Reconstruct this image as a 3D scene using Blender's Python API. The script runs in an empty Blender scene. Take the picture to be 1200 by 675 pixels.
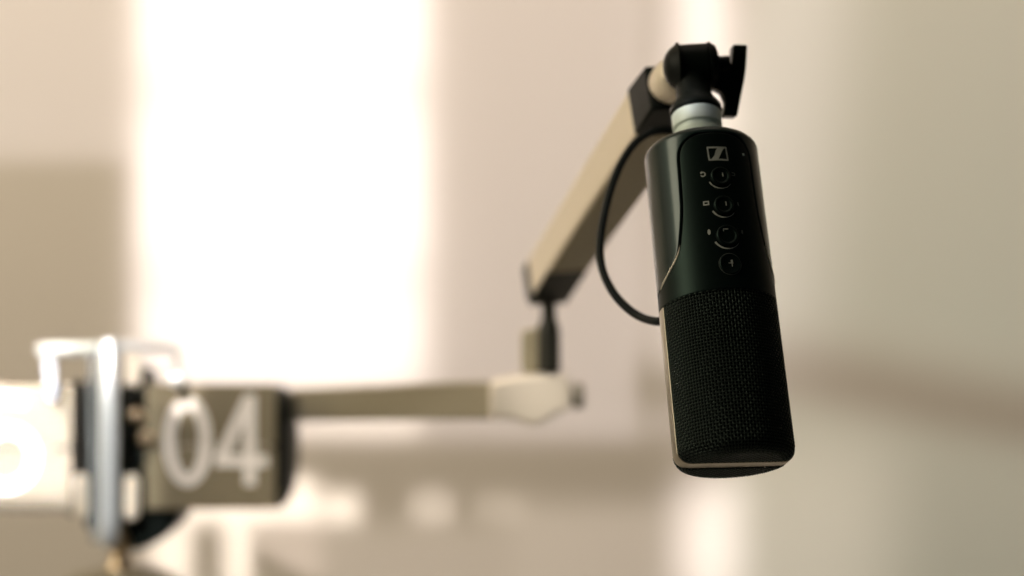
import bpy, math, random
from mathutils import Vector, Matrix
random.seed(7)
S = bpy.context.scene
C = S.collection
K = 0.0006            # metres per photo pixel at one metre (50 mm lens, 36 mm sensor, 1200 px)
def P(px, py, d):     # a place at depth d seen at photo pixel (px, py)
    return Vector(((px - 600) * K * d, d, -(py - 337.5) * K * d))
WALL = 1.75

# ------------------------------------------------------------------ camera
cd = bpy.data.cameras.new('camera'); cam = bpy.data.objects.new('camera', cd); C.objects.link(cam)
cam.rotation_euler = (math.radians(90), 0, 0)
cd.lens = 50; cd.sensor_width = 36; cd.clip_start = 0.01; cd.clip_end = 50
cd.dof.use_dof = True; cd.dof.focus_distance = 0.585; cd.dof.aperture_fstop = 3.5
S.camera = cam
# ------------------------------------------------------------------ world: dim warm room light, darker behind the lens
w = bpy.data.worlds.new('World'); S.world = w; w.use_nodes = True
nt = w.node_tree; N = nt.nodes; bg = N['Background']
tc = N.new('ShaderNodeTexCoord'); dot = N.new('ShaderNodeVectorMath'); dot.operation = 'DOT_PRODUCT'
dot.inputs[1].default_value = (-0.45, 0.85, -0.1)
mr = N.new('ShaderNodeMapRange'); mr.inputs[1].default_value = -0.4; mr.inputs[2].default_value = 0.7
mx = N.new('ShaderNodeMix'); mx.data_type = 'RGBA'
mx.inputs[6].default_value = (0.012, 0.016, 0.015, 1); mx.inputs[7].default_value = (0.55, 0.46, 0.34, 1)
nt.links.new(tc.outputs['Generated'], dot.inputs[0]); nt.links.new(dot.outputs['Value'], mr.inputs[0])
nt.links.new(mr.outputs[0], mx.inputs[0]); nt.links.new(mx.outputs[2], bg.inputs[0])
bg.inputs[1].default_value = 1.0
# ------------------------------------------------------------------ exposure
S.view_settings.view_transform = 'Standard'; S.view_settings.look = 'None'
S.view_settings.exposure = 0; S.view_settings.gamma = 1
S.cycles.use_denoising = True
S.cycles.max_bounces = 6
S.cycles.use_light_tree = False
# ------------------------------------------------------------------ lamps
def area(name, loc, target, sx, sy, watts, col, spread=180.0):
    l = bpy.data.lights.new(name, 'AREA'); l.shape = 'RECTANGLE'; l.size = sx; l.size_y = sy
    l.energy = watts; l.color = col; l.spread = math.radians(spread)
    o = bpy.data.objects.new(name, l); C.objects.link(o); o.location = loc
    d = (Vector(target) - Vector(loc)).normalized()
    o.rotation_euler = d.to_track_quat('-Z', 'Y').to_euler()
    return o
# broad soft area lamp added as fill from the upper left
area('left_fill', (-1.75, 0.25, 1.0), (0.15, 1.75, -0.05), 0.8, 1.5, 24.5, (0.98, 0.89, 0.66))
# unseen overhead lamp added to lift the tone of the wall
area('top_fill', (0.0, 1.0, 1.65), (0.0, 1.75, 0.0), 2.4, 0.6, 6.8, (1.0, 0.86, 0.72), 80)
# added off-frame area lamps, one narrow beam per lit patch; gaps imitate cast shadows
EL = math.radians(30)
def beam(x0, y0, x1, y1, e, col=(1.0, 0.93, 0.84), spread=1.6, roll=0.0, depth=WALL, throw=1.4, az=0.0, el=EL):
    a, b = P(x0, y0, depth), P(x1, y1, depth)
    c = (a + b) / 2; wx = abs(b.x - a.x); wz = abs(a.z - b.z)
    d = Vector((math.sin(az) * math.cos(el), math.cos(az) * math.cos(el), -math.sin(el)))
    sx, sy = wx * math.cos(az), wz * math.cos(el)
    o = area('patch_lamp', c - d * throw, c, sx, sy, e * sx * sy, col, spread)
    if roll: o.rotation_euler = (o.rotation_euler.to_matrix() @ Matrix.Rotation(math.radians(roll), 3, 'Z')).to_euler()
    return o
COOL = (0.98, 0.95, 1.05); SUN = (1.0, 0.95, 0.90); PATCH = (0.95, 0.93, 0.97); GREEN = (0.78, 1.0, 0.9)
GE = 1.16
# lamps added for the bright window-shaped patches
beam(165, -90, 496, 101, 4.0, PATCH, spread=3.8); beam(165, 117, 496, 318, 4.2, PATCH, spread=3.8); beam(165, 333, 496, 458, 3.7, PATCH, spread=3.8)
beam(165, 458, 492, 512, 2.1, SUN, spread=1.8)
beam(200, -60, 478, 420, 1.9, (1.0, 0.93, 0.92), spread=10)      # extra wide lamp imitating a glow round the patches
beam(802, -80, 856, 170, 4.0, PATCH, spread=4.6); beam(802, 170, 856, 440, 2.6, PATCH, spread=4.6); beam(796, 560, 868, 700, 3.1, PATCH, spread=4)
# lamps added for the half-lit wall; unlit gaps stand in for shadows
beam(-160, -120, 156, 188, GE*0.84, COOL)
beam(156, -120, 745, 516, GE, COOL)
beam(745, -120, 836, 425, GE, COOL, spread=3)
beam(858, -150, 1420, 436, 0.7, GREEN, spread=3.5, roll=-10)
beam(850, -150, 970, 440, 1.05, COOL, spread=8, roll=-8)
beam(836, 510, 1420, 820, 0.64, GREEN, spread=3.5, roll=-9)
beam(836, 518, 1040, 820, 0.85, SUN, spread=8)
beam(745, 478, 842, 512, GE*0.7, COOL, spread=2.5)
beam(600, 590, 842, 800, GE*0.8, SUN, spread=3)
beam(300, 612, 600, 760, 0.72, SUN, spread=3); beam(298, 612, 378, 760, 0.75, (1.0, 0.86, 0.86), spread=2)
# lamps added for the small low patches
beam(150, 560, 370, 612, 5.4, SUN, spread=1.7); beam(374, 577, 422, 613, 4.2, SUN, spread=1.7)
beam(176, 612, 224, 720, 4.4, SUN, spread=1.8); beam(262, 612, 294, 720, 4.4, SUN, spread=1.8)
beam(482, 575, 530, 613, 1.7, SUN); beam(556, 577, 612, 611, 0.8, SUN)
# out-of-frame lamp added so the grille band reflects a lit wall
beam(-200, 800, 1400, 1500, 0.45, SUN, spread=3)
# added lamps that brighten the clock's cards and bright frame, the elbow of the arm and the thread adapter
beam(-120, 402, 88, 447, 15.0, SUN, depth=1.11, throw=1.0)
beam(-120, 449, 88, 588, 26.0, (0.92, 0.94, 1.16), depth=1.13, throw=1.0)
beam(88, 394, 172, 630, 5.0, (0.98, 0.98, 0.98), depth=1.10, throw=1.0)
beam(174, 446, 350, 604, 1.9, SUN, depth=1.13, throw=1.0)
beam(199, 430, 214, 462, 20.0, SUN, depth=1.11, throw=1.0)
beam(606, 430, 672, 500, 6.0, SUN, spread=6, depth=0.975, throw=0.9, az=math.radians(24))
beam(786, 120, 850, 156, 2.6, COOL, depth=0.645, throw=0.6, az=math.radians(40))

# ------------------------------------------------------------------ materials
def mat(name, col, rough=0.5, metal=0.0, spec=0.5, bump=0.0, scale=300.0, var=0.0, coat=0.0, trans=0.0, ior=1.45, tint=None, crough=0.1):
    m = bpy.data.materials.new(name); m.use_nodes = True; t = m.node_tree; b = t.nodes['Principled BSDF']
    b.inputs['Base Color'].default_value = (*col, 1); b.inputs['Roughness'].default_value = rough
    b.inputs['Metallic'].default_value = metal; b.inputs['Specular IOR Level'].default_value = spec
    b.inputs['Coat Weight'].default_value = coat; b.inputs['Transmission Weight'].default_value = trans
    b.inputs['IOR'].default_value = ior
    b.inputs['Coat Roughness'].default_value = crough
    if tint: b.inputs['Specular Tint'].default_value = (*tint, 1)
    if bump or var:
        c = t.nodes.new('ShaderNodeTexCoord'); n = t.nodes.new('ShaderNodeTexNoise')
        n.inputs['Scale'].default_value = scale; n.inputs['Detail'].default_value = 4
        t.links.new(c.outputs['Object'], n.inputs['Vector'])
        if bump:
            bp = t.nodes.new('ShaderNodeBump'); bp.inputs['Strength'].default_value = bump; bp.inputs['Distance'].default_value = 0.0004
            t.links.new(n.outputs['Fac'], bp.inputs['Height']); t.links.new(bp.outputs['Normal'], b.inputs['Normal'])
        if var:
            r = t.nodes.new('ShaderNodeMapRange'); r.inputs[3].default_value = rough * (1 - var); r.inputs[4].default_value = rough * (1 + var)
            t.links.new(n.outputs['Fac'], r.inputs[0]); t.links.new(r.outputs[0], b.inputs['Roughness'])
    return m
M = dict(
    wall=mat('wall_paint', (0.78, 0.69, 0.60), 0.9, spec=0.15),
    sleeve=mat('satin_black_metal', (0.005, 0.011, 0.010), 0.34, spec=0.26, tint=(0.6, 0.92, 0.9), coat=0.5, crough=0.16, bump=0.12, scale=2500, var=0.15),
    panel=mat('matt_black_panel', (0.0025, 0.005, 0.0045), 0.40, spec=0.22, tint=(0.6, 0.95, 0.82), bump=0.05, scale=2500, var=0.15),
    core=mat('black_foam', (0.002, 0.003, 0.003), 0.95, spec=0.1),
    wire=mat('black_wire', (0.042, 0.055, 0.048), 0.31, metal=1.0),
    rail=mat('satin_nickel', (0.42, 0.38, 0.30), 0.30, metal=1.0, var=0.2, scale=900),
    ring=mat('thread_steel', (0.66, 0.74, 0.69), 0.5, metal=0.15, var=0.2, scale=900),
    print_=mat('grey_print', (0.40, 0.41, 0.37), 0.6),
    dimprint=mat('faint_grey_print', (0.09, 0.10, 0.09), 0.6),
    black=mat('black_plastic', (0.004, 0.006, 0.005), 0.42, spec=0.14, bump=0.05, scale=1500, var=0.2),
    rubber=mat('black_rubber', (0.004, 0.006, 0.005), 0.45, spec=0.22),
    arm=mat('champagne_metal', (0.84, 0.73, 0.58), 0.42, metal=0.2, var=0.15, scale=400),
    armtone=mat('brown_grey_tone', (0.36, 0.30, 0.185), 0.5, var=0.15, scale=400),  # arm underside's shade and post's reflected light put into one colour
    bronze=mat('dark_bronze', (0.028, 0.026, 0.018), 0.4, spec=0.4),
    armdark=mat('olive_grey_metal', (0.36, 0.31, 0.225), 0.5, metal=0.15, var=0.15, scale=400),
    pale=mat('pale_glint', (0.84, 0.75, 0.62), 0.45, var=0.15, scale=400),
    card=mat('dark_flap_card', (0.18, 0.145, 0.085), 0.55, var=0.15, scale=80),
    digit=mat('ivory_digit', (0.76, 0.69, 0.61), 0.6),
    chrome=mat('satin_chrome', (0.84, 0.86, 0.86), 0.3, metal=0.6),
    brass=mat('polished_brass', (0.55, 0.42, 0.28), 0.35, metal=1.0),
    glass=mat('clear_acrylic', (0.92, 0.96, 0.97), 0.12, trans=0.85, ior=1.35),
)
# ------------------------------------------------------------------ mesh helpers
class MB:
    def __init__(s): s.v = []; s.f = []
    def add(s, vs, fs):
        o = len(s.v); s.v += [tuple(v) for v in vs]; s.f += [tuple(i + o for i in f) for f in fs]
    def box(s, c, d):
        c = Vector(c); x, y, z = [k / 2 for k in d]
        vs = [c + Vector((a*x, b*y, e*z)) for a in (-1, 1) for b in (-1, 1) for e in (-1, 1)]
        s.add(vs, [(0,1,3,2),(4,6,7,5),(0,4,5,1),(2,3,7,6),(0,2,6,4),(1,5,7,3)])
    def hexa(s, vs): # 8 corners: first quad, then the opposite quad, same order
        s.add(vs, [(3,2,1,0),(4,5,6,7),(0,1,5,4),(1,2,6,5),(2,3,7,6),(3,0,4,7)])
    def grid(s, rows, close=False):
        n = len(rows[0]); vs = [p for r in rows for p in r]; fs = []
        for i in range(len(rows) - 1):
            for j in range(n if close else n - 1):
                k = (j + 1) % n
                fs.append((i*n + j, i*n + k, (i+1)*n + k, (i+1)*n + j))
        s.add(vs, fs)
    def lathe(s, prof, n=48, mtx=None):  # prof (r, z) about Z
        rows = [[(r*math.cos(2*math.pi*k/n), r*math.sin(2*math.pi*k/n), z) for k in range(n)] for r, z in prof]
        if mtx is not None: rows = [[mtx @ Vector(p) for p in r] for r in rows]
        s.grid(rows, True)
    def tube(s, pts, r, n=10, cap=True):
        pts = [Vector(p) for p in pts]; rows = []; up = None
        rr = r if isinstance(r, (list, tuple)) else [r]*len(pts)
        for i, p in enumerate(pts):
            t = (pts[min(i+1, len(pts)-1)] - pts[max(i-1, 0)]).normalized()
            if up is None: up = t.orthogonal().normalized()
            up = (up - t*up.dot(t)).normalized(); b = t.cross(up)
            rows.append([p + (up*math.cos(2*math.pi*k/n) + b*math.sin(2*math.pi*k/n))*rr[i] for k in range(n)])
        o = len(s.v); s.grid(rows, True)
        if cap:
            s.f.append(tuple(o + k for k in reversed(range(n)))); L = (len(pts)-1)*n
            s.f.append(tuple(o + L + k for k in range(n)))
    def prism(s, poly, y0, y1, mtx=None):  # poly in (x, z), extruded along Y
        n = len(poly); vs = [Vector((x, y0, z)) for x, z in poly] + [Vector((x, y1, z)) for x, z in poly]
        if mtx is not None: vs = [mtx @ v for v in vs]
        s.add(vs, [tuple(range(n)), tuple(reversed(range(n, 2*n)))] + [(i, i+n, (i+1) % n + n, (i+1) % n) for i in range(n)])
    def build(s, name, m, parent=None, smooth=True, bevel=0, solid=0, angle=40):
        me = bpy.data.meshes.new(name); me.from_pydata(s.v, [], s.f); me.validate(); me.update()
        o = bpy.data.objects.new(name, me); C.objects.link(o); me.materials.append(m)
        import bmesh
        b = bmesh.new(); b.from_mesh(me); bmesh.ops.remove_doubles(b, verts=b.verts, dist=1e-7)
        bmesh.ops.recalc_face_normals(b, faces=b.faces); b.to_mesh(me); b.free()
        if smooth:
            for p in me.polygons: p.use_smooth = True
            me.set_sharp_from_angle(angle=math.radians(angle))
        if parent: o.parent = parent
        if solid:
            k = o.modifiers.new('solid', 'SOLIDIFY'); k.thickness = solid; k.offset = -1
        if bevel:
            k = o.modifiers.new('bevel', 'BEVEL'); k.width = bevel; k.segments = 3; k.limit_method = 'ANGLE'; k.harden_normals = False
        return o
def tag(o, label, cat, group=None):
    o['label'] = label; o['category'] = cat
    if group: o['group'] = group
    return o
def thing(name, label, cat, mtx=None):
    o = bpy.data.objects.new(name, None); C.objects.link(o); o.empty_display_size = 0.01
    if mtx is not None: o.matrix_world = mtx
    return tag(o, label, cat)
def align(p, d):  # frame at p whose Z runs along d
    return Matrix.Translation(p) @ Vector(d).normalized().to_track_quat('Z', 'Y').to_matrix().to_4x4()

# ------------------------------------------------------------------ setting: the wall
b = MB(); b.box((0, WALL + 0.05, 0), (6, 0.1, 3.6))
wall = b.build('wall', M['wall'], smooth=False); wall['kind'] = 'structure'

# ------------------------------------------------------------------ microphone (built in mm, hanging upside down)
R = 25.0; mm = 0.001
TILT, ROLL, SPIN = 21.0, 3.2, 8.0
MC = P(840, 353, 0.608)
MR = Matrix.Rotation(math.radians(-ROLL), 4, 'Y') @ Matrix.Rotation(math.radians(-TILT), 4, 'X') @ Matrix.Rotation(math.radians(SPIN), 4, 'Z')
MM = Matrix.Translation(MC) @ MR
mic = thing('microphone', 'sharp black side-address microphone hanging upside down with three small knobs and a woven grille', 'microphone', MM)
def cyl(u, z, r=R):      # u mm round the body from the front, z mm along it
    a = u / R
    return Vector((r*math.sin(a), -r*math.cos(a), z)) * mm
def catmull(pts, n=10):
    out = []
    for i in range(len(pts) - 1):
        p0, p1, p2, p3 = [Vector(pts[max(0, min(len(pts)-1, k))]) for k in (i-1, i, i+1, i+2)]
        for j in range(n):
            t = j / n
            out.append(0.5*((2*p1) + (p2-p0)*t + (2*p0-5*p1+4*p2-p3)*t*t + (3*p1-p0-3*p2+p3)*t**3))
    out.append(Vector(pts[-1])); return out
HW = 16.6
outl = [Vector((HW*math.sin(k/30*math.pi/2)**0.75, 0)) for k in range(31)]
outl = [Vector((p.x, 55 + 13*max(0, 1-(p.x/HW)**2.8)**(1/2.8))) for p in outl]
low = catmull([(HW, 55), (16.9, 45), (17.5, 34), (19.2, 24), (21.6, 15.5), (26.5, 10), (33, 5.8), (41, 3.0), (55, 1.6), (math.pi*R, 1.2)], 10)
outl += low[1:]
for i in range(1, len(outl)):
    if outl[i].y >= outl[i-1].y - 0.004: outl[i].y = outl[i-1].y - 0.004
def dist(p, poly):
    best = 1e9
    for i in range(len(poly) - 1):
        a, c = poly[i], poly[i+1]; ab = c - a; t = max(0, min(1, (p - a).dot(ab) / max(1e-9, ab.length_squared)))
        best = min(best, (p - a - ab*t).length)
    return best
def edge(d, bev=0.55, drop=0.5):
    if d >= bev: return 0
    k = 1 - d / bev
    return drop * (1 - math.sqrt(max(0, 1 - k*k)))
fr = sorted(set([0, .1, .2, .3, .4, .5, .6, .7, .78, .85, .9, .935] + [.9*k/60 for k in range(61)] + [.935, .955, .97, .98, .988, .994, 1]))
fr = [-f for f in reversed(fr[1:])] + fr
ZG = -4.0
pan = MB(); rows = []
for p in outl:
    rows.append([cyl(f*p.x, p.y, R - edge(min(dist(Vector((abs(f)*p.x, p.y)), outl), 9))) for f in fr])
zz = outl[-1].y
for k in range(1, 13):
    z = zz + (ZG - zz) * (k/12)**0.7
    rows.append([cyl(f*math.pi*R, z, R - edge(z - ZG, 0.6, 0.55)) for f in fr])
rows.append([cyl(f*math.pi*R, ZG, R - 1.6) for f in fr])
pan.grid(rows); panel = pan.build('control_panel', M['panel'], mic, angle=60)
# sleeve: everything above and beside the panel, 0.7 mm gap
GAP = 0.75
off = []
for i, p in enumerate(outl):
    t = (outl[min(i+1, len(outl)-1)] - outl[max(i-1, 0)]).normalized(); nrm = Vector((-t.y, t.x))
    if nrm.y < 0 and nrm.x < 0: nrm = -nrm
    if nrm.x < 0: nrm.x = 0
    q = p + nrm.normalized()*GAP; off.append(Vector((min(max(q.x, 0), math.pi*R - 0.01), q.y)))
off[0] = Vector((0, outl[0].y + GAP))
off = [p for p in off if p.x < math.pi*R - 0.5] + [Vector((math.pi*R - 0.01, outl[-1].y + GAP))]
for i in range(1, len(off)):
    if off[i].y >= off[i-1].y - 0.003: off[i].y = off[i-1].y - 0.003
    off[i].x = max(off[i].x, off[i-1].x)
TOP, FI = 72.5, 4.2
def rtop(z): return R if z <= TOP - FI else R - FI + math.sqrt(max(0, FI*FI - (z-TOP+FI)**2))
gr = [0, .003, .006, .01, .015, .022, .03, .045, .07, .1, .14] + [.14 + .72*k/30 for k in range(1, 30)]; gr = gr + [1 - g for g in reversed(gr[:11])]
rows = []
for k in range(15):
    a = math.pi/2*(1 - k/14); z = TOP - FI + FI*math.sin(a); r = R - FI + FI*math.cos(a)
    rows.append([cyl(g*2*math.pi*R, z, r) for g in gr])
for p in off:
    r0 = []
    for g in gr:
        u = p.x + g*(2*math.pi*R - 2*p.x); ua = min(u, 2*math.pi*R - u)
        r0.append(cyl(u, p.y, rtop(p.y) - edge(dist(Vector((ua, p.y)), off))))
    rows.append(r0)
sl = MB(); sl.grid(rows)
sl.lathe([(0, TOP*mm), ((R-FI)*mm, TOP*mm)], 96)
sleeve = sl.build('sleeve', M['sleeve'], mic, angle=60)
# dark liner under the gap
ln = MB(); ln.lathe([((R-1.3)*mm, 67*mm), ((R-1.3)*mm, -4*mm)], 96); ln.build('inner_liner', M['core'], mic)
# pale tube imitating the highlight on the panel's lower bevelled edge
for sgn in (-1, 1):
    tr = MB(); seg = [p for p in outl if 4.0 < p.y < 19.0]
    tr.tube([cyl(sgn*(p.x + 0.25), p.y + 0.15, R - 0.12) for p in seg], [0.46*mm*min(1, (i+0.3)/6, (len(seg)-i)/6) for i in range(len(seg))], 8)
    tr.build('edge_glint', M['pale'], mic)
# --- printed marks, wrapped on the panel
def strip(a, c, wd, nseg=6):   # straight line segment as a quad strip in (u, z)
    a, c = Vector(a), Vector(c); t = (c-a).normalized(); n = Vector((-t.y, t.x))*wd/2
    return [[(a + (c-a)*k/nseg + n), (a + (c-a)*k/nseg - n)] for k in range(nseg+1)]
def arc(cx, cz, r, a0, a1, wd, n=28, taper=False):
    out = []
    for k in range(n+1):
        a = math.radians(a0 + (a1-a0)*k/n); h = wd/2*(1 - (0.75*k/n if taper else 0))
        out.append([Vector((cx + (r+h)*math.cos(a), cz + (r+h)*math.sin(a))), Vector((cx + (r-h)*math.cos(a), cz + (r-h)*math.sin(a)))])
    return out
def printed(name, strips, m, parent, lift=0.06):
    o = MB()
    for s in strips: o.grid([[cyl(p.x, p.y, R + lift) for p in r] for r in s])
    return o.build(name, m, parent)
ZL = 57.8
logo = [strip((-4.3, ZL+2.9), (4.1, ZL+2.9), 0.75), strip((-4.0, ZL-2.9), (4.5, ZL-2.9), 0.75),
        strip((-4.15, ZL+3.2), (-3.85, ZL-3.2), 0.6), strip((4.0, ZL+3.2), (4.3, ZL-3.2), 0.6),
        [[Vector((0.3, ZL+2.9)), Vector((3.4, ZL+2.9))], [Vector((-0.8, ZL+1.2)), Vector((1.9, ZL+0.8))],
         [Vector((-1.4, ZL-0.8)), Vector((0.9, ZL-1.2))], [Vector((-3.2, ZL-2.9)), Vector((0.0, ZL-2.9))]]]
printed('brand_mark', logo, M['print_'], panel, 0.05)
ZK = [46.8, 33.4, 19.6]; RK = [4.3, 4.3, 4.7]
for i in range(3):
    z = ZK[i]; r = RK[i]
    kb = MB(); mtx = Matrix.Translation(cyl(0, z, R - 0.6)) @ Matrix.Rotation(math.radians(90), 4, 'X')
    kb.lathe([(0, 1.5*mm), ((r-1.6)*mm, 1.5*mm), ((r-1.0)*mm, 1.9*mm), ((r-0.45)*mm, 1.9*mm), ((r-0.1)*mm, 1.6*mm), (r*mm, 1.1*mm), (r*mm, -0.5*mm)], 48, mtx)
    kb2 = kb.build('knob', M['panel'], mic, angle=30)
    pm = MB()   # pointer dash on the knob face
    if i < 2: pm.box((0.9*mm, -(R+1.0)*mm, (z+0.6)*mm), (0.45*mm, 0.1*mm, 2.0*mm))
    else:
        pm.box((-0.6*mm, -(R+1.0)*mm, (z+2.7)*mm), (2.4*mm, 0.1*mm, 0.45*mm)); pm.box((-1.6*mm, -(R+1.0)*mm, (z+2.2)*mm), (0.45*mm, 0.1*mm, 1.0*mm))
    pm.build('pointer_mark', M['print_'], kb2, smooth=False)
    printed('level_arc', [arc(0, z, r + 1.0, 205, 325, 0.85 if i else 0.7, taper=True)], M['print_'], panel)
    if i == 0:
        ic = [arc(-7.2, z+1.6, 0.95, -160, 160, 0.5, 14), strip((-8.2, z+2.4), (-7.4, z+2.9), 0.5, 2)]
        dm = [strip((5.2, z+1.0), (6.8, z+1.0), 0.4, 2), strip((6.8, z+1.0), (6.8, z+2.2), 0.4, 2), strip((5.4, z+2.2), (6.8, z+2.2), 0.4, 2), arc(0, z+0.6, 2.6, 95, 190, 0.35)]
    elif i == 1:
        ic = [strip((-8.4, z+2.3), (-6.0, z+2.3), 0.55, 3), strip((-8.4, z+0.9), (-6.0, z+0.9), 0.55, 3), strip((-8.2, z+2.5), (-8.2, z+0.7), 0.55, 2), strip((-6.2, z+2.5), (-6.2, z+0.7), 0.55, 2)]
        dm = [strip((6.6, z+2.0), (6.9, z+0.3), 0.7, 3), arc(0, z+0.6, 2.6, 95, 190, 0.35)]
    else:
        ic = [[[Vector((-7.3+0.65*math.sin(t), z+2.2-1.3*math.cos(t))), Vector((-7.3-0.65*math.sin(t), z+2.2-1.3*math.cos(t)))] for t in [math.pi*k/10 for k in range(11)]]]
        dm = [[[Vector((7.1+0.5*math.sin(t), z+2.2-1.0*math.cos(t))), Vector((7.1-0.5*math.sin(t), z+2.2-1.0*math.cos(t)))] for t in [math.pi*k/10 for k in range(11)]]]
    printed('icon', ic, M['print_'], panel)
    printed('icon', dm, M['dimprint'], panel)
zb = 7.0
kb = MB(); mtx = Matrix.Translation(cyl(0, zb, R - 0.6)) @ Matrix.Rotation(math.radians(90), 4, 'X')
kb.lathe([(0, 0.7*mm), (3.0*mm, 0.75*mm), (3.9*mm, 1.05*mm), (4.3*mm, 1.1*mm), (4.5*mm, 0.9*mm), (4.6*mm, -0.4*mm)], 48, mtx)
btn = kb.build('mute_button', M['panel'], mic, angle=30)
printed('button_ring', [arc(0, zb, 4.75, 0, 360, 0.22, 48)], M['dimprint'], panel)
ic = MB(); y = -(R + 0.30)*mm
ic.box((0.7*mm, y, (zb+0.9)*mm), (0.8*mm, 0.2*mm, 1.7*mm)); ic.box((0.7*mm, y, (zb-0.6)*mm), (0.3*mm, 0.2*mm, 1.3*mm))
ic.box((0.2*mm, y, (zb+0.3)*mm), (2.0*mm, 0.2*mm, 0.3*mm)); ic.build('icon', M['print_'], btn, smooth=False)
sc = MB(); sc.lathe([(0, 0.3*mm), (0.5*mm, 0.3*mm), (0.7*mm, 0.1*mm), (0.8*mm, -0.2*mm)], 20, Matrix.Translation(cyl(13.0, 59, R-0.15)) @ Matrix.Rotation(13/25, 4, 'Z') @ Matrix.Rotation(math.radians(90), 4, 'X'))
sc.build('status_light', M['ring'], panel)
# --- grille: woven wire
RG, FE, ZE = 24.55, 5.4, -71.2      # mesh radius, end fillet, end plane
def prof(s, r0=RG, ze=ZE):           # s mm down from the collar
    L1 = (ZG - (ze + FE)); 
    if s <= L1: return r0, ZG - s, 0.0
    a = min((s - L1)/FE, math.pi/2)
    return r0 - FE + FE*math.cos(a), ze + FE - FE*math.sin(a), a
STOT = (ZG - (ZE + FE)) + FE*math.pi/2
PITCH = 1.33; WR = 0.26; AMP = 0.29
def surf(a, s, h, ze=ZE):
    r, z, t = prof(s, RG, ze); rr = r + h*math.cos(t)
    return Vector((rr*math.sin(a), -rr*math.cos(a), z - h*math.sin(t))) * mm
def half_grille(name, flip):
    g = MB(); A = math.radians(80); na = int(2*A*RG/PITCH); da = 2*A/na
    rot = Matrix.Rotation(math.pi if flip else 0, 4, 'Z'); EZ = ZE - (0.8 if flip else 0)
    total = (ZG - (EZ + FE)) + FE*math.pi/2; ns = int(total/PITCH); ds = total/ns
    for j in range(ns + 1):
        g.tube([rot @ surf(-A + k*da/2, j*ds, AMP*math.cos(math.pi*(k/2 + j)), EZ) for k in range(2*na + 1)], WR*mm, 5, False)
    for k in range(na + 1):
        g.tube([rot @ surf(-A + k*da, j*ds/2, -AMP*math.cos(math.pi*(j/2 + k)), EZ) for j in range(2*ns + 1)], WR*mm, 5, False)
    re = RG - FE + 0.4; n = int(re/PITCH) + 1
    for i in range(-n, n + 1):           # flat woven end
        q = i*PITCH
        pts = [(k*PITCH/2, q) for k in range(-2*n, 2*n + 1) if math.hypot(k*PITCH/2, q) < re]
        if q < -3.8 and len(pts) > 2:
            g.tube([rot @ (Vector((x, yy, EZ + AMP*math.cos(math.pi*(x/PITCH + i))))*mm) for x, yy in pts], WR*mm, 5, False)
        pts = [(q, -k*PITCH/2) for k in range(6, 2*n + 1) if math.hypot(k*PITCH/2, q) < re]
        if len(pts) > 2:
            g.tube([rot @ (Vector((x, yy, EZ - AMP*math.cos(math.pi*(yy/PITCH + i))))*mm) for x, yy in pts], WR*mm, 5, False)
    return g.build(name, M['wire'], mic, angle=180)
half_grille('front_grille', False); half_grille('rear_grille', True)
co = MB(); co.lathe([(23.5*mm, ZG*mm), (23.5*mm, -64.7*mm)] + [((23.5-5.4+5.4*math.cos(a))*mm, (-64.7-5.4*math.sin(a))*mm) for a in [math.pi/2*k/8 for k in range(1, 9)]] + [(0, -70.1*mm)], 72)
co.build('inner_basket', M['core'], mic)
# rail: one band down the left side, across the end and up the right side
W2 = 4.0; RR = 25.15; ZR = -71.8
ts = [-W2 + 2*W2*k/12 for k in range(13)]
path = []
L1 = ZG - (ZR + FE)
for k in range(13): path.append(('s', L1*k/12))
for k in range(1, 11): path.append(('s', L1 + FE*math.pi/2*k/10))
half = []
for _, s in path:
    r, z, t = prof(s, RR, ZR); half.append([(math.sqrt(r*r - q*q), q, z) for q in ts])
re = RR - FE
mid = [[(math.sqrt(re*re - q*q)*f, q, ZR) for q in ts] for f in (0.66, 0.33, 0, -0.33, -0.66)]
rows = half + mid + [[(-x, q, z) for x, q, z in r] for r in reversed(half)]
ra = MB(); ra.grid([[Vector(p)*mm for p in r] for r in rows])
ra.build('grille_frame', M['rail'], mic, solid=1.5*mm, bevel=0.35*mm, angle=50)
# steel thread adapter on top
ta = MB()
pr = [(9*mm, 72*mm), (10.8*mm, 72.5*mm), (11.2*mm, 73*mm), (11.2*mm, 80*mm), (10.6*mm, 80.6*mm), (9.9*mm, 81*mm), (9.9*mm, 82.4*mm), (10.6*mm, 82.7*mm), (11.1*mm, 83.2*mm), (11.1*mm, 89.4*mm), (10.6*mm, 90*mm), (0, 90*mm)]
ta.lathe(pr, 64); adapter = ta.build('thread_adapter', M['ring'], mic, angle=35)
kn = MB()
for k in range(60):
    a = 2*math.pi*k/60; kn.tube([(11.15*mm*math.cos(a), 11.15*mm*math.sin(a), 73.6*mm), (11.15*mm*math.cos(a), 11.15*mm*math.sin(a), 79.6*mm)], 0.28*mm, 5)
kn.build('knurling', M['ring'], adapter)

# ------------------------------------------------------------------ boom arm
arm = thing('boom_arm', 'champagne boom arm folding from the microphone down to a blurred lower arm behind the clock', 'boom arm')
def mic_pt(x, y, z): return MM @ (Vector((x, y, z))*mm)
axis = (MR.to_3x3() @ Vector((0, 0, 1))).normalized()
side = (MR.to_3x3() @ Vector((math.cos(math.radians(-SPIN)), math.sin(math.radians(-SPIN)), 0))).normalized()
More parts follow.
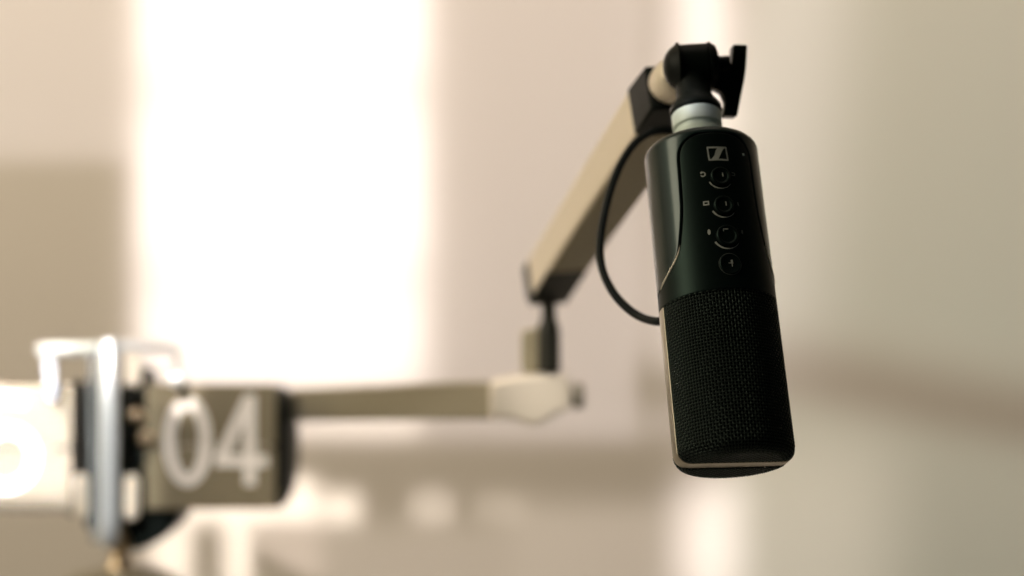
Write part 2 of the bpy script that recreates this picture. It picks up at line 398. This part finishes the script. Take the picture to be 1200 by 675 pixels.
# stem cone above the adapter
st = MB(); st.lathe([(0, 90.3*mm), (11.4*mm, 90.3*mm), (11.8*mm, 91*mm), (11.6*mm, 93*mm), (9.2*mm, 96.5*mm), (8.1*mm, 98.5*mm), (7.6*mm, 114*mm), (0, 114*mm)], 48, MM)
stem = st.build('swivel_stem', M['black'], arm, angle=35)
HC = mic_pt(0.6, 0, 114.5); HM = align(HC, side)
hd = MB(); hd.lathe([(0, -6*mm), (9.6*mm, -6*mm), (10.2*mm, -5.4*mm), (10.2*mm, 6.4*mm), (9.6*mm, 7*mm), (0, 7*mm)], 48, HM); hd.build('swivel_head', M['black'], arm, angle=35)
ch = MB(); ch.lathe([(0, -13.2*mm), (3*mm, -13.0*mm), (6*mm, -11.9*mm), (8.4*mm, -10*mm), (10.2*mm, -7.6*mm), (11.2*mm, -6.9*mm), (11.2*mm, -6.1*mm), (0, -6.1*mm)], 48, HM)
ch.build('cheek', M['black'], arm, angle=35)
ch = MB(); ch.lathe([(0, 7.1*mm), (10.6*mm, 7.1*mm), (10.8*mm, 8*mm), (9.0*mm, 10.6*mm), (4*mm, 12.4*mm), (4*mm, 17*mm), (0, 17*mm)], 48, HM)
ch.build('cheek', M['black'], arm, angle=35)
# T-shaped clamp handle
D = HC.y + 0.004
hp = [(857, 54), (874, 54.5), (872.5, 80), (870.5, 95), (862, 138), (846, 137), (849, 121), (845, 110), (833, 104), (833, 76), (855.5, 77)]
hb = MB(); hb.prism([(P(x, y, D).x, P(x, y, D).z) for x, y in hp], D - 0.005, D + 0.005); hb.build('clamp_handle', M['black'], arm, bevel=0.0008)
# champagne end fitting between swivel and upper arm
f0, f1 = P(793, 90, 0.668), P(779, 104, 0.70)
ef = MB(); ef.lathe([(0, -6*mm), (7*mm, -5*mm), (9.5*mm, -1*mm), (10.5*mm, 5*mm), (10.5*mm, 18*mm), (9.5*mm, 26*mm), (7*mm, 32*mm), (0, 33*mm)], 40, align(f0, f1 - f0)); ef.build('end_fitting', M['arm'], arm, angle=50)
# upper arm: square-section bar
N2, F2 = P(748, 152, 0.70), P(619, 352, 0.95)
wv = (F2 - N2).normalized(); nv = Vector((0.842, 0, -0.544)); nv = (nv - wv*nv.dot(wv)).normalized(); mv = nv.cross(wv)
if mv.y < 0: mv = -mv
av = (-15*nv + 19*mv)*mm; bv = (22*nv + 17.4*mv)*mm
def bar(name, m, p, q, bev=0.0012, s0=0, s1=0):
    ua, ub = av.normalized(), bv.normalized(); d = (q-p).normalized()
    k = lambda o, s: [o + ua*s + ub*s, o + av - ua*s + ub*s, o + av + bv - ua*s - ub*s, o + bv + ua*s - ub*s]
    x = MB(); x.hexa(k(p, s0) + k(q, s1)); return x.build(name, m, arm, bevel=bev)
bar('upper_arm', M['arm'], N2 + wv*0.006, F2 - wv*0.012, 0.0015)
bar('end_cap', M['black'], N2 - wv*0.022, N2 + wv*0.0055, 0.0015, 0.0006, -0.0006)
bar('end_cap', M['black'], F2 - wv*0.0115, F2 + wv*0.004, 0.0015, -0.0004, -0.0004)
cv = MB(); an = av.normalized()*0.0008; i_ = bv.normalized()*0.0012  # thin dark plate standing in for the shaded underside of the arm
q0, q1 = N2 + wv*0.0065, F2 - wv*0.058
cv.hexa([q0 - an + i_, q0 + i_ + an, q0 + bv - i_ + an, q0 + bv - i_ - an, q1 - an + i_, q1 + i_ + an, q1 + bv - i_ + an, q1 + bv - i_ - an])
cv.build('underside_shade', M['armtone'], arm, bevel=0.0004)
hg = MB(); an = av.normalized()*0.003; i_ = bv.normalized()*0.001
q0, q1 = F2 - wv*0.06, F2 + wv*0.003
hg.hexa([q0 - an*0.2 + i_, q0 + i_ + an, q0 + bv - i_ + an, q0 + bv - i_ - an*0.2, q1 - an + i_, q1 + i_ + an, q1 + bv - i_ + an, q1 + bv - i_ - an])
hg.build('hinge_cover', M['black'], arm, bevel=0.0006)
# swivel post below the far end
e0 = P(643, 345, 0.965)
sp = MB(); c1 = P(643, 338, 0.97); c2 = P(643, 438, 0.975); dv = (c2 - c1); L = dv.length
sp.lathe([(0, 0), (5.5*mm, 0), (5.0*mm, L*0.36), (6.8*mm, L*0.42), (7.8*mm, L*0.50), (8.0*mm, L*0.97), (0, L)], 40, align(c1, dv))
sp.build('swivel_post', M['bronze'], arm, angle=35)
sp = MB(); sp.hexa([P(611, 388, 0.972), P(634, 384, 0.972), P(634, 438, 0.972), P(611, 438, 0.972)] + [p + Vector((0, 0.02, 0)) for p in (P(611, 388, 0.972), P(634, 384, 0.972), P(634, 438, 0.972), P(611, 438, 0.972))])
sp.build('post_lit_half', M['armtone'], arm, bevel=0.003)  # tan block standing in for light reflected on the post's left half
# lower arm
def quadbar(name, m, a, c, h0, h1, thick, bev):
    up = Vector((0, 0, 1)); x = MB(); q = []
    for p, h in ((a, h0), (c, h1)):
        q.append([p + up*h/2 + Vector((0, -thick/2, 0)), p - up*h/2 + Vector((0, -thick/2, 0)), p - up*h/2 + Vector((0, thick/2, 0)), p + up*h/2 + Vector((0, thick/2, 0))])
    x.hexa(q[0] + q[1]); return x.build(name, m, arm, bevel=bev)
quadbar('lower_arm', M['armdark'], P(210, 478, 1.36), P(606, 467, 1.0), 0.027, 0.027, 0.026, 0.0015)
eb = MB(); D = 0.985
ep = [(574, 446), (596, 442), (620, 438), (656, 436), (665, 441), (669, 452), (669, 472), (664, 480), (652, 483), (643, 489), (634, 495), (624, 497), (612, 494), (600, 489), (574, 489)]
eb.prism([(P(x, y, D).x, P(x, y, D).z) for x, y in ep], D - 0.015, D + 0.014); eb.build('elbow', M['arm'], arm, bevel=0.005)
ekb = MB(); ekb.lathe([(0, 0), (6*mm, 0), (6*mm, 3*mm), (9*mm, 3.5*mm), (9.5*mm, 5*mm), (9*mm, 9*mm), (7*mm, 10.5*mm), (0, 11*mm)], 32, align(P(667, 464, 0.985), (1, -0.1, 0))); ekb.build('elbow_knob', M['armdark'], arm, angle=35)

# ------------------------------------------------------------------ cable
cp = [mic_pt(-14, 19, -10), P(782, 377.5, 0.634), P(768, 376.5, 0.638), P(752, 372, 0.645), P(735, 361, 0.65), P(718, 342, 0.655), P(706, 316, 0.66), P(703, 288, 0.665), P(708, 252, 0.67), P(719, 212, 0.675), P(734, 181, 0.68), P(752, 161, 0.683), P(775, 152, 0.685), P(800, 158, 0.69), P(812, 170, 0.70)]
cb = MB(); cb.tube([Vector(p) for p in catmull([tuple(p) for p in cp], 8)], 1.95*mm, 14)
cable = cb.build('cable', M['rubber']); tag(cable, 'thin black cable looping out left of the microphone up to the boom arm', 'cable')
# ------------------------------------------------------------------ flip clock (blurred, lower left)
CD = 1.15
clock = thing('flip_clock', 'blurred flip clock with a dark 04 card, chrome post and sunlit left card', 'clock', Matrix.Translation(P(140, 672, CD)))
ci = clock.matrix_world.inverted()
def cb_(mb, name, m, parent=None, **k):
    o = mb.build(name, m, None, **k); o.parent = parent or clock
    if not parent: o.matrix_parent_inverse = ci
    return o
def card(name, x0, x1, y0, y1, d0, d1, skew=0):
    """two half flaps with a split between, as a quad block following depth d0 (left) to d1 (right)"""
    x = MB(); ym = (y0 + y1)/2; t = Vector((0, 0.0025, 0))
    for a, c in ((y0, ym - 1.4), (ym + 1.4, y1)):
        q = [P(x0, a + skew*0, d0), P(x1, a, d1), P(x1, c, d1), P(x0, c, d0)]
        x.hexa(q + [p + t for p in q])
    return x
def stroke(pts, wd, d, closed=False):
    """flat digit stroke in photo-pixel units on a card at depth d"""
    rows = []; n = len(pts)
    for i in range(n + (1 if closed else 0)):
        a, c = (Vector(pts[(i-1) % n]), Vector(pts[(i+1) % n])) if closed else (Vector(pts[max(i-1, 0)]), Vector(pts[min(i+1, n-1)]))
        t = (c-a).normalized(); nn = Vector((-t.y, t.x))*wd/2; p = Vector(pts[i % n])
        rows.append([P(*(p+nn), d) + Vector((0, -0.0008, 0)), P(*(p-nn), d) + Vector((0, -0.0008, 0))])
    return rows
rc = cb_(card('hour_card', 171, 323, 450, 597, 1.135, 1.135), 'flap_card', M['card'], bevel=0.001)
dg = MB(); dg.grid(stroke([(220 + 21*math.cos(t), 517 - 46*math.sin(t)) for t in [2*math.pi*k/40 for k in range(40)]], 14, 1.135, True))
dg.build('digit', M['digit'], None, smooth=False).parent = rc
dg = MB(); dg.grid(stroke([(293, 465), (258, 538)], 13, 1.1348)); dg.grid(stroke([(252, 540), (314, 540)], 13, 1.1346)); dg.grid(stroke([(293, 463), (293, 569)], 14, 1.135))
o = dg.build('digit', M['digit'], None, smooth=False); o.parent = rc
lc = cb_(card('minute_card', -90, 84, 452, 600, 1.13, 1.13), 'flap_card', M['card'], bevel=0.001)
lc['label'] = 'sunlit left card with a washed out numeral'
five = [(30, 470), (-14, 470), (-18, 512), (5, 504), (28, 510), (40, 530), (34, 556), (14, 570), (-8, 568), (-22, 556)]
dg = MB(); dg.grid(stroke([tuple(p) for p in catmull(five, 4)], 13, 1.13)); o = dg.build('digit', M['digit'], None, smooth=False); o.parent = lc
# drum discs with teeth, and stacks of waiting cards behind
def disc(px, py, d, r, th, teeth):
    n = teeth*4; pr = []
    for k in range(n):
        a = 2*math.pi*k/n; q = r*(1.0 if k % 4 < 2 else 0.955); pr.append((q*math.cos(a), q*math.sin(a)))
    x = MB(); c = P(px, py, d); n = len(pr)
    vs = [c + Vector((-th/2, a, b)) for a, b in pr] + [c + Vector((th/2, a, b)) for a, b in pr]
    x.add(vs, [tuple(range(n)), tuple(reversed(range(n, 2*n)))] + [(i, i+n, (i+1) % n + n, (i+1) % n) for i in range(n)])
    return x
for px, r in ((168, 0.068), (92, 0.056)):
    cb_(disc(px, 525, 1.19, r, 0.007, 24), 'drum_disc', M['black'], smooth=False)
dc = MB(); dc.lathe([(0, 0), (0.051, 0), (0.052, 0.003), (0.050, 0.006), (0.045, 0.010), (0.036, 0.0135), (0.020, 0.016), (0, 0.0165)], 48, align(P(325, 523, 1.195), (1, 0.02, 0)))
cb_(dc, 'drum_disc', M['black'])
for px0, px1 in ((182, 322), (-90, 86)):
    st = MB()
    for k in range(14):
        a = math.radians(-62 + 26*k)
        if abs(math.degrees(a) % 360 - 180) < 40: pass
        c0 = P(px0, 525, 1.19); c1 = P(px1, 525, 1.19)
        dv = Vector((0, math.cos(a), math.sin(a)))
        p0, p1 = 0.018, 0.046
        q = [c0 + dv*p0, c1 + dv*p0, c1 + dv*p1, c0 + dv*p1]; t = Vector((0, -dv.z, dv.y))*0.0012
        st.hexa(q + [p + t for p in q])
    cb_(st, 'waiting_cards', M['card'], smooth=False)
# dark gearbox between drums with bright screws
hx = MB(); hx.hexa([P(98, 455, 1.16), P(182, 455, 1.16), P(182, 620, 1.16), P(98, 620, 1.16)] + [p + Vector((0, 0.05, 0)) for p in (P(98, 455, 1.16), P(182, 455, 1.16), P(182, 620, 1.16), P(98, 620, 1.16))])
gb = cb_(hx, 'gearbox', M['black'], bevel=0.003)
for px, py, m in ((160, 487, 'brass'), (170, 513, 'brass'), (207, 445, 'chrome')):
    s = MB(); s.lathe([(0, 6*mm), (2.5*mm, 5.6*mm), (4.6*mm, 4*mm), (5.6*mm, 1.5*mm), (5.6*mm, -8*mm), (0, -8*mm)], 24, align(P(px, py, 1.125 if px < 200 else 1.11), (0, -1, 0.25)))
    cb_(s, 'screw_cap', M[m], smooth=True)
for px, ya, yb in ((157, 418, 448), (154, 562, 604), (95, 560, 602)):
    s = MB(); s.tube([P(px, y, 1.118) for y in (ya - 5, ya, yb, yb + 5)], [2.5*mm, 5.6*mm, 5.6*mm, 2.5*mm], 20); cb_(s, 'frame_pin', M['arm'])
gp = [(140, 556), (216, 590), (210, 612), (196, 628), (176, 639), (150, 646), (136, 640)]
s = MB(); s.prism([(P(x, y, 1.16).x, P(x, y, 1.16).z) for x, y in gp], 1.15, 1.20); cb_(s, 'gear_cover', M['black'], bevel=0.002)
# chrome and acrylic frame: upright post, top bar, short drop
up = MB(); up.tube([P(128, y, 1.10) for y in (398, 402, 520, 636, 640)], [5.5*mm, 7.4*mm, 7.4*mm, 7.2*mm, 5.5*mm], 28); cb_(up, 'upright_post', M['chrome'])
up = MB(); a, c = P(103, 402, 1.10), P(118, 640, 1.10); up.hexa([a, P(112, 402, 1.10), P(114, 636, 1.10), P(105, 636, 1.10)] + [p + Vector((0, 0.02, 0)) for p in (a, P(112, 402, 1.10), P(114, 636, 1.10), P(105, 636, 1.10))]); cb_(up, 'acrylic_edge', M['glass'], bevel=0.001)
tb = MB(); tb.tube([P(46, 410, 1.11), P(48, 410, 1.11), P(116, 409, 1.10)], [4*mm, 5.6*mm, 5.6*mm], 24); cb_(tb, 'top_bar', M['chrome'])
tb = MB(); tb.tube([P(57, 416, 1.11), P(60, 450, 1.11), P(62, 466, 1.115)], [5*mm, 4*mm, 3*mm], 20); cb_(tb, 'drop_bar', M['chrome'])
tb = MB(); tb.tube([P(140, 405, 1.115), P(205, 408, 1.125), P(208, 436, 1.125)], [3.5*mm, 3.2*mm, 3*mm], 20); cb_(tb, 'rear_bar', M['chrome'])
# brass neck and dark domed base
nk = MB(); nk.lathe([(4*mm, 0.036), (7*mm, 0.030), (9*mm, 0.022), (6*mm, 0.016), (8*mm, 0.010), (11*mm, 0.006), (11*mm, 0)], 32, Matrix.Translation(P(140, 672, 1.14))); cb_(nk, 'neck', M['brass'])
bs = MB(); bs.lathe([(0, 0.004), (0.02, 0.003), (0.04, -0.002), (0.052, -0.010), (0.056, -0.02), (0, -0.02)], 48, Matrix.Translation(P(140, 672, 1.14))); cb_(bs, 'base', M['armdark'], angle=60)
